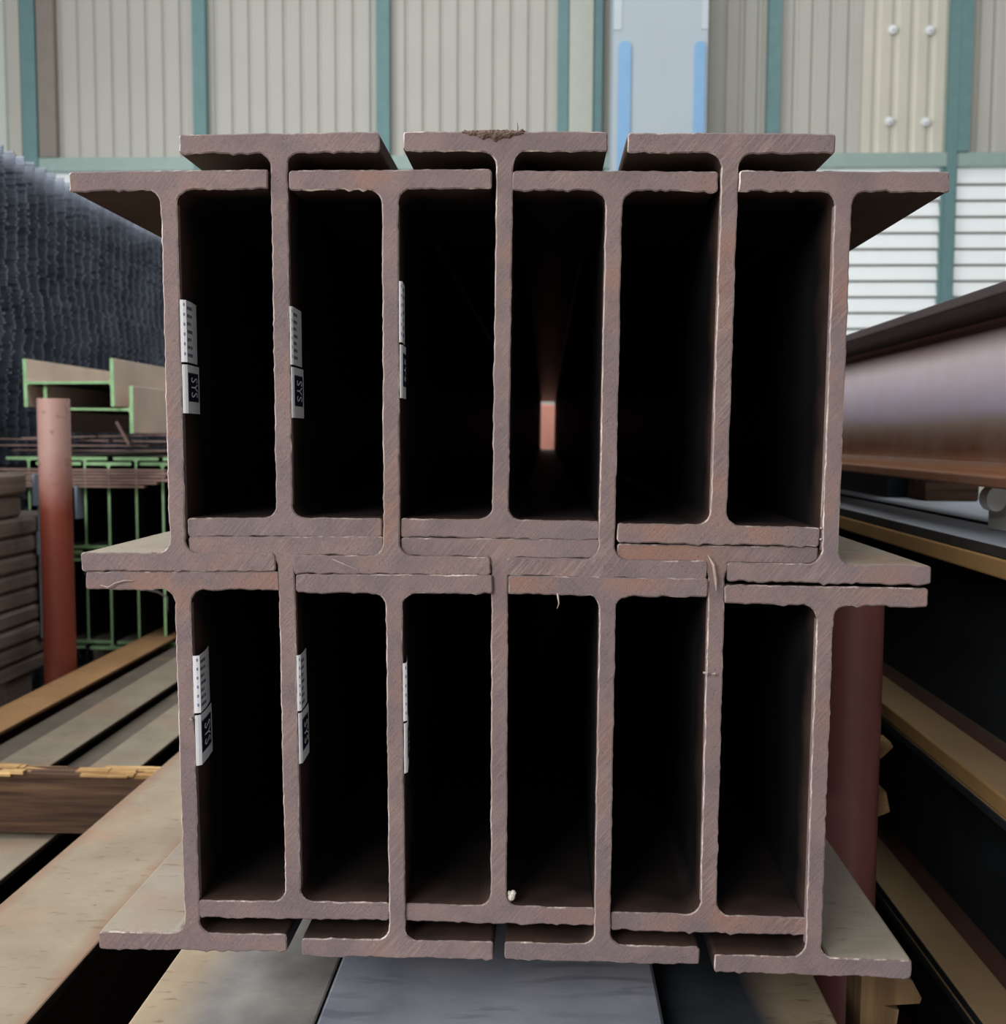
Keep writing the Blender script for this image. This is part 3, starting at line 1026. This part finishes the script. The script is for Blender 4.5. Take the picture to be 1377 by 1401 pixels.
tag(m.build('steel_strip', M_strip, None, (-1.818, 3.345, rel(.008)), (0, math.radians(62), 0)), 'short rusty offcut sticking up beside the nested green beam', 'steel strip')
m = MB().tube([(-1.99, 3.32, rel(-.60)), (-1.88, 3.30, rel(-.625)), (-1.75, 3.30, rel(-.655)), (-1.665, 3.31, rel(-.675)), (-1.63, 3.32, rel(-.70)), (-1.635, 3.33, rel(-.76))], .0045, 6)
tag(m.build('strapping_wire', simple('grey wire', (120, 112, 112), .5)), 'loose grey wire curving across the lower green-ended beams', 'wire')

# grey planks stacked behind the red post
ordn = ['top', 'second', 'third', 'fourth', 'fifth', 'sixth', 'seventh', 'eighth', 'ninth', 'tenth', 'eleventh', 'bottom']
z = -.145
hs = [.088, .085, .072, .07, .068, .068, .068, .068, .068, .068, .068, .3]
r = random.Random(2)
for i, h in enumerate(hs[:11]):
    o_ = r.uniform(-.008, .008)
    thing_box('plank', (-2.34, -1.995 + o_, .6, (2.83 if i < 2 else 3.2) + r.uniform(-.01, .01), rel(z - h + .004), rel(z)), M_plank,
              ('dark grey brown plank, %s of the pile behind the red post' % (ordn[i] if i in (0,) else ordn[i] + ' from top')), 'plank', 'grey planks stacked behind the red post', bev=.012)
    z -= h
thing_box('rack_plinth', (-2.34, -2.02, .8, 1.0, 0, rel(z + .004)), M_plank, 'near dark plinth under the grey planks', 'plinth')
thing_box('rack_plinth', (-2.34, -2.02, 2.7, 2.9, 0, rel(z + .004)), M_plank, 'far dark plinth under the grey planks', 'plinth')
st = bpy.data.objects.new('strap', None)
st.location = (-1.978, 2.93, rel(-.5))
col.objects.link(st)
tag(st, 'pale blue grey strap hanging beside the plank ends left of the red post', 'strap')
MB().box(-.008, .003, -.055, .055, .225, .345).build('strap_buckle', M_strap, st)
MB().box(-.006, .001, -.02, .035, -.30, .225).build('strap_band', M_strap, st)
MB().box(-.008, .003, -.03, .045, .03, .12).build('strap_buckle', M_strap, st)
st = tag(MB().box(-.006, .004, -.03, .03, -.07, .07).build('strap_end', M_strap, None, (-1.978, 3.26, rel(-.285))), 'short pale blue grey strap end just right of the red post', 'strap')

# ------------------------------------------------------------------ tall stack of welded mesh sheets, far too many wires to count
m = MB()
r = random.Random(9)
X0, Y0, NY, NZ, DZ = -2.5, 2.2, 78, 190, .014
for k in range(NZ):
    z = .012 + k * DZ
    dy = .03 * math.sin(k * .055) + .012 * math.sin(k * .19 + 1.3) + r.uniform(-.004, .004)
    dx = r.uniform(-.008, .008) + .012 * math.sin(k * .11)
    for q in (.26, .33, .42, .6, .8):
        m.box(X0 - q + dx, X0 - q + .007 + dx, Y0, Y0 + NY * .1, z + .003, z + .010)
    for j in range(NY):
        y = Y0 + j * .1 + dy + r.uniform(-.004, .004)
        e = dx + r.uniform(-.006, .006)
        m.box(X0 - .34 + e, X0 + e, y, y + .012, z - .005, z + .0045)
m.box(X0 - 1.9, X0 - .85, Y0, Y0 + NY * .1, .01, NZ * DZ - .03)
tag(m.build('mesh_sheet_stack', simple('dark wire', (122, 131, 146), .45, .5, var=.5, scale=5)), 'tall dark stack of welded wire mesh sheets at the left', 'wire mesh', kind='stuff')

# ------------------------------------------------------------------ beyond the far end of the stack
t = bpy.data.objects.new('pallet_load', None)
t.location = (.12, 7.6, 0)
col.objects.link(t)
tag(t, 'salmon pink wrapped load seen through the tunnel between the upper beams', 'pallet load')
MB().box(-.5, .5, -.35, .35, .14, rel(.26), bev=.02).build('load', simple('salmon wrapping', (214, 150, 132), .5, var=.08), t)
p = MB()
for q in (-.45, 0, .45):
    p.box(q - .05, q + .05, -.35, .35, 0, .11)
p.box(-.5, .5, -.35, .35, .11, .14)
p.build('pallet', M_straw, t)
